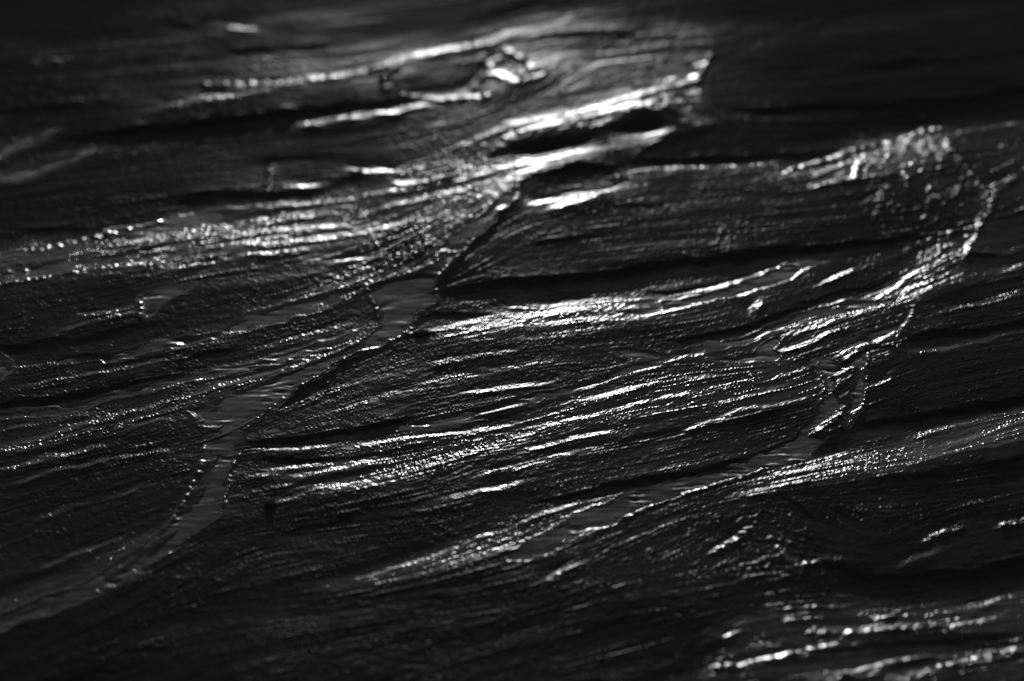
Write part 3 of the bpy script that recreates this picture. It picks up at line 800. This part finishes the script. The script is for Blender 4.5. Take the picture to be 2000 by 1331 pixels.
# ------------------------------------------------------------------ meshes
def mesh_from(name, co, faces, mat, normals=None):
    me = bpy.data.meshes.new(name)
    me.vertices.add(len(co)); me.vertices.foreach_set("co", np.ascontiguousarray(co, np.float32).ravel())
    nf = len(faces)
    me.loops.add(nf * 4); me.loops.foreach_set("vertex_index", np.ascontiguousarray(faces, np.int32).ravel())
    me.polygons.add(nf); me.polygons.foreach_set("loop_start", np.arange(0, nf * 4, 4, dtype=np.int32))
    me.update(calc_edges=True)
    me.polygons.foreach_set("use_smooth", np.ones(nf, bool))
    me.materials.append(mat)
    if normals is not None:
        me.normals_split_custom_set_from_vertices(normals)
    o = bpy.data.objects.new(name, me); scene.collection.objects.link(o)
    return o

def grid_faces(nr, nc):
    i = np.arange(nr * nc).reshape(nr, nc)
    return np.stack([i[1:, :-1], i[1:, 1:], i[:-1, 1:], i[:-1, :-1]], -1).reshape(-1, 4)

def grid_normals(Z):
    P = np.stack([X, Y, Z], -1)
    n = np.cross(np.gradient(P, axis=1), -np.gradient(P, axis=0))
    return n / np.linalg.norm(n, axis=-1, keepdims=True)

def pick(name, co, faces, keep, mat, normals=None, wetness=None):
    f = faces[keep]; used = np.unique(f)
    remap = np.full(len(co), -1, np.int32); remap[used] = np.arange(len(used))
    o = mesh_from(name, co[used], remap[f], mat, None if normals is None else normals[used])
    if wetness is not None:
        o.data.attributes.new("wetness", 'FLOAT', 'POINT').data.foreach_set("value", np.ascontiguousarray(wetness[used], np.float32))
    return o

Z = H * 0.001
co = np.stack([X, Y, Z], -1).reshape(-1, 3); faces = grid_faces(NR, NC)
nrm = grid_normals(Z).reshape(-1, 3)
wetv = np.maximum(WETNESS, 0.9 * sm((wet + 14) / 14)).reshape(-1)
owner = np.zeros((NR, NC), np.int16)
for k, (pts, label) in enumerate(BANKS, 1):
    w, sd = poly_sd(pts, 10)
    owner[w] = np.where((sd > 0) & (owner[w] == 0), k, owner[w])
fo = owner.reshape(-1)[faces[:, 3]]
sand = pick("sand", co, faces, fo == 0, SAND, nrm, wetv)
sand["kind"] = "structure"; sand["label"] = "dark wet rippled sand that the water drains across"
for k, (pts, label) in enumerate(BANKS, 1):
    if not (fo == k).any(): continue
    o = pick("sand_bank", co, faces, fo == k, SAND, nrm, wetv)
    o["label"] = label; o["category"] = "sand bank"; o["group"] = "banks of wet sand between the rills"

# water sheets, one object for each rill
rip = blur1(blur1(white(), 1.3, 0), 5.0, 1); rip /= rip.std()
rip2 = blur1(blur1(white(), 5.0, 0), 16.0, 1); rip2 /= rip2.std()
lively = np.clip(vnoise(40, 18) - 0.6, 0, 1.2)
ZW = (WL + RIPPLE * (1 + 3.5 * lively) * rip + 2.0 * RIPPLE * rip2) * 0.001 * np.ones_like(H)
cow = np.stack([X, Y, ZW], -1).reshape(-1, 3); nw = grid_normals(ZW).reshape(-1, 3)
fw = wid.reshape(-1)[faces[:, 3]]; fwet = wet.reshape(-1)[faces].max(1)
for k, (pts, label, pk) in enumerate(WATERS):
    keep = (fw == k) & (fwet > -5)
    if not keep.any(): continue
    o = pick("water", cow, faces, keep, WATER, nw)
    o["kind"] = "structure"; o["label"] = label

# the same sand going on around the surveyed ground, with its ribs carried along the flow, only coarser
A0, A1, B0, B1 = -1260, 3260, -900, 2200
def around():
    au = np.arange(A0, A1, 9.0); av = np.arange(B0, B1, 6.0)
    gu, gv = np.meshgrid(au, av)
    lo_, hi_ = vs[0], vs[-1]; span = hi_ - lo_
    Hb = H
    def look(u, v):
        v = (v - lo_) % (2 * span); v = lo_ + np.where(v > span, 2 * span - v, v)
        ci = np.clip(((u - U0) / SU).round().astype(int), 0, NC - 1); ri = np.clip(((v - V0) / SV).round().astype(int), 0, NR - 1)
        return Hb[ri, ci], WETNESS[ri, ci]
    side = np.maximum(us[0] - gu, gu - us[-1])
    h, wt = look(gu, gv + 0.2 * (gu - np.clip(gu, us[0], us[-1])))          # ribs carried on from the edge
    h2, wt2 = look(np.where(gu > 1000, gu - 1150, gu + 1150), gv + np.where(gu > 1000, 170, -150))   # then other ribs of the same kind
    k = sm((side - 10) / 150); h = h * (1 - k) + h2 * k; wt = wt * (1 - k) + wt2 * k
    r = np.random.default_rng(11)
    n = r.standard_normal(h.shape).astype(np.float32); n = blur1(blur1(n, 1.0, 0), 5.0, 1); n /= n.std()
    g = r.standard_normal(h.shape).astype(np.float32)
    out = np.maximum.reduce([us[0] - gu, gu - us[-1], vs[0] - gv, gv - vs[-1]])
    h = h + (0.5 * n + 0.7 * g) * sm(out / 30)
    rim_ = np.minimum.reduce([gu - A0, A1 - gu, gv - B0, B1 - gv])
    h = h * sm(rim_ / 300) - 9.0 * (1 - sm(rim_ / 160)) - 0.7 * (out < -2)
    x, y = ground(gu, gv)
    nr, nc = h.shape; f = grid_faces(nr, nc)
    keep = ~((out < -9).reshape(-1)[f].all(1))
    o = pick("sand_flat", np.stack([x, y, h * 0.001], -1).reshape(-1, 3), f, keep, SAND, None, wt.reshape(-1))
    o["kind"] = "structure"; o["label"] = "dark ribbed sand flat going on beyond the picture"
around()

# the flat beyond, to the horizon
def outer():
    xs = np.concatenate([-np.geomspace(600, 2.3, 40), np.linspace(-2.2, 2.2, 260), np.geomspace(2.3, 600, 40)])
    ys = np.concatenate([[-30, -10, -5], np.linspace(-3, 4, 330), np.geomspace(4.1, 1200, 60)])
    gx, gy = np.meshgrid(xs, ys)
    r = np.random.default_rng(3)
    z = np.full(gx.shape, -0.004)
    t = gy - 0.42 * gx                                       # the ribs run up to the right, as on the surveyed ground
    for k in range(26):
        f = 9 * 1.13 ** k; ph = r.uniform(0, 6.3, 4)
        z += 0.020 / f * np.sin(f * t + 1.6 * np.sin(0.22 * f * gx + ph[0]) + 1.2 * np.sin(0.5 * f * t + ph[2]) + ph[1]) * (0.6 + 0.4 * np.sin(1.7 * gx + ph[3]))
    # leave out what the surveyed ground covers
    dy = gy - CAM_Y; dep = dy * CE + CAM_H * SE
    pu = 1000 + gx / np.maximum(dep, 0.1) * FPX; pv = 665.5 - (dy * SE - CAM_H * CE) / np.maximum(dep, 0.1) * FPX
    inside = (dep > 0.1) & (pu > A0 + 70) & (pu < A1 - 70) & (pv > B0 + 70) & (pv < B1 - 70)
    nr, nc = gx.shape; i = np.arange(nr * nc).reshape(nr, nc)
    f = np.stack([i[:-1, :-1], i[:-1, 1:], i[1:, 1:], i[1:, :-1]], -1).reshape(-1, 4)
    keep = ~inside.reshape(-1)[f].all(1)
    o = pick("beach", np.stack([gx, gy, z], -1).reshape(-1, 3), f, keep, SAND, None, np.full(nr * nc, 0.4, np.float32))
    o["kind"] = "structure"; o["label"] = "far sand reaching to the horizon beyond the picture"
outer()

# ------------------------------------------------------------------ loose stones
def stone_material():
    m, nt, p = new_mat("wet black stone")
    tc = nt.nodes.new("ShaderNodeTexCoord"); n = nt.nodes.new("ShaderNodeTexNoise"); n.inputs["Scale"].default_value = 160
    r = nt.nodes.new("ShaderNodeValToRGB")
    r.color_ramp.elements[0].color = (0.006,) * 3 + (1,); r.color_ramp.elements[1].color = (0.03,) * 3 + (1,)
    nt.links.new(tc.outputs["Object"], n.inputs["Vector"]); nt.links.new(n.outputs[0], r.inputs[0]); nt.links.new(r.outputs[0], p.inputs["Base Color"])
    p.inputs["Roughness"].default_value = 0.9; p.inputs["Specular IOR Level"].default_value = 0.0
    return m
STONE = stone_material()

def height_at(u, v):
    return float(Z[int(np.clip((v - V0) / SV, 0, NR - 1)), int(np.clip((u - U0) / SU, 0, NC - 1))])

def stone(name, u, v, a, b, c, turn, seed, label):
    """a worn stone: a subdivided cube pushed out to an uneven, faceted egg, sunk a third into the sand"""
    import bmesh
    bm = bmesh.new(); bmesh.ops.create_icosphere(bm, subdivisions=3, radius=1.0)
    r = np.random.default_rng(seed); dirs = r.standard_normal((9, 3)); dirs /= np.linalg.norm(dirs, axis=1)[:, None]
    cut = r.uniform(0.62, 0.9, 9)
    for vt in bm.verts:
        p = np.array(vt.co)
        for d, q in zip(dirs, cut):                       # flattened facets
            e = p @ d - q
            if e > 0: p = p - 0.85 * e * d
        p = p * (1 + 0.04 * math.sin(9 * p[0] + seed) * math.cos(7 * p[1]))
        vt.co = (p[0] * a, p[1] * b, p[2] * c)
    me = bpy.data.meshes.new(name); bm.to_mesh(me); bm.free()
    me.polygons.foreach_set("use_smooth", np.ones(len(me.polygons), bool)); me.materials.append(STONE)
    o = bpy.data.objects.new(name, me); scene.collection.objects.link(o)
    x, y = ground(u, v)
    o.location = (float(x), float(y), height_at(u, v) + c * 0.35); o.rotation_euler = (0, 0, turn)
    o["label"] = label; o["category"] = "stone"
    return o
stone("stone", 528, 988, .007, .009, .0022, 0.4, 3, "small round black stone below the main rill's right bank")
stone("stone", 822, 652, .012, .008, .0016, 0.35, 8, "flat dark stone at the bend of the main rill")
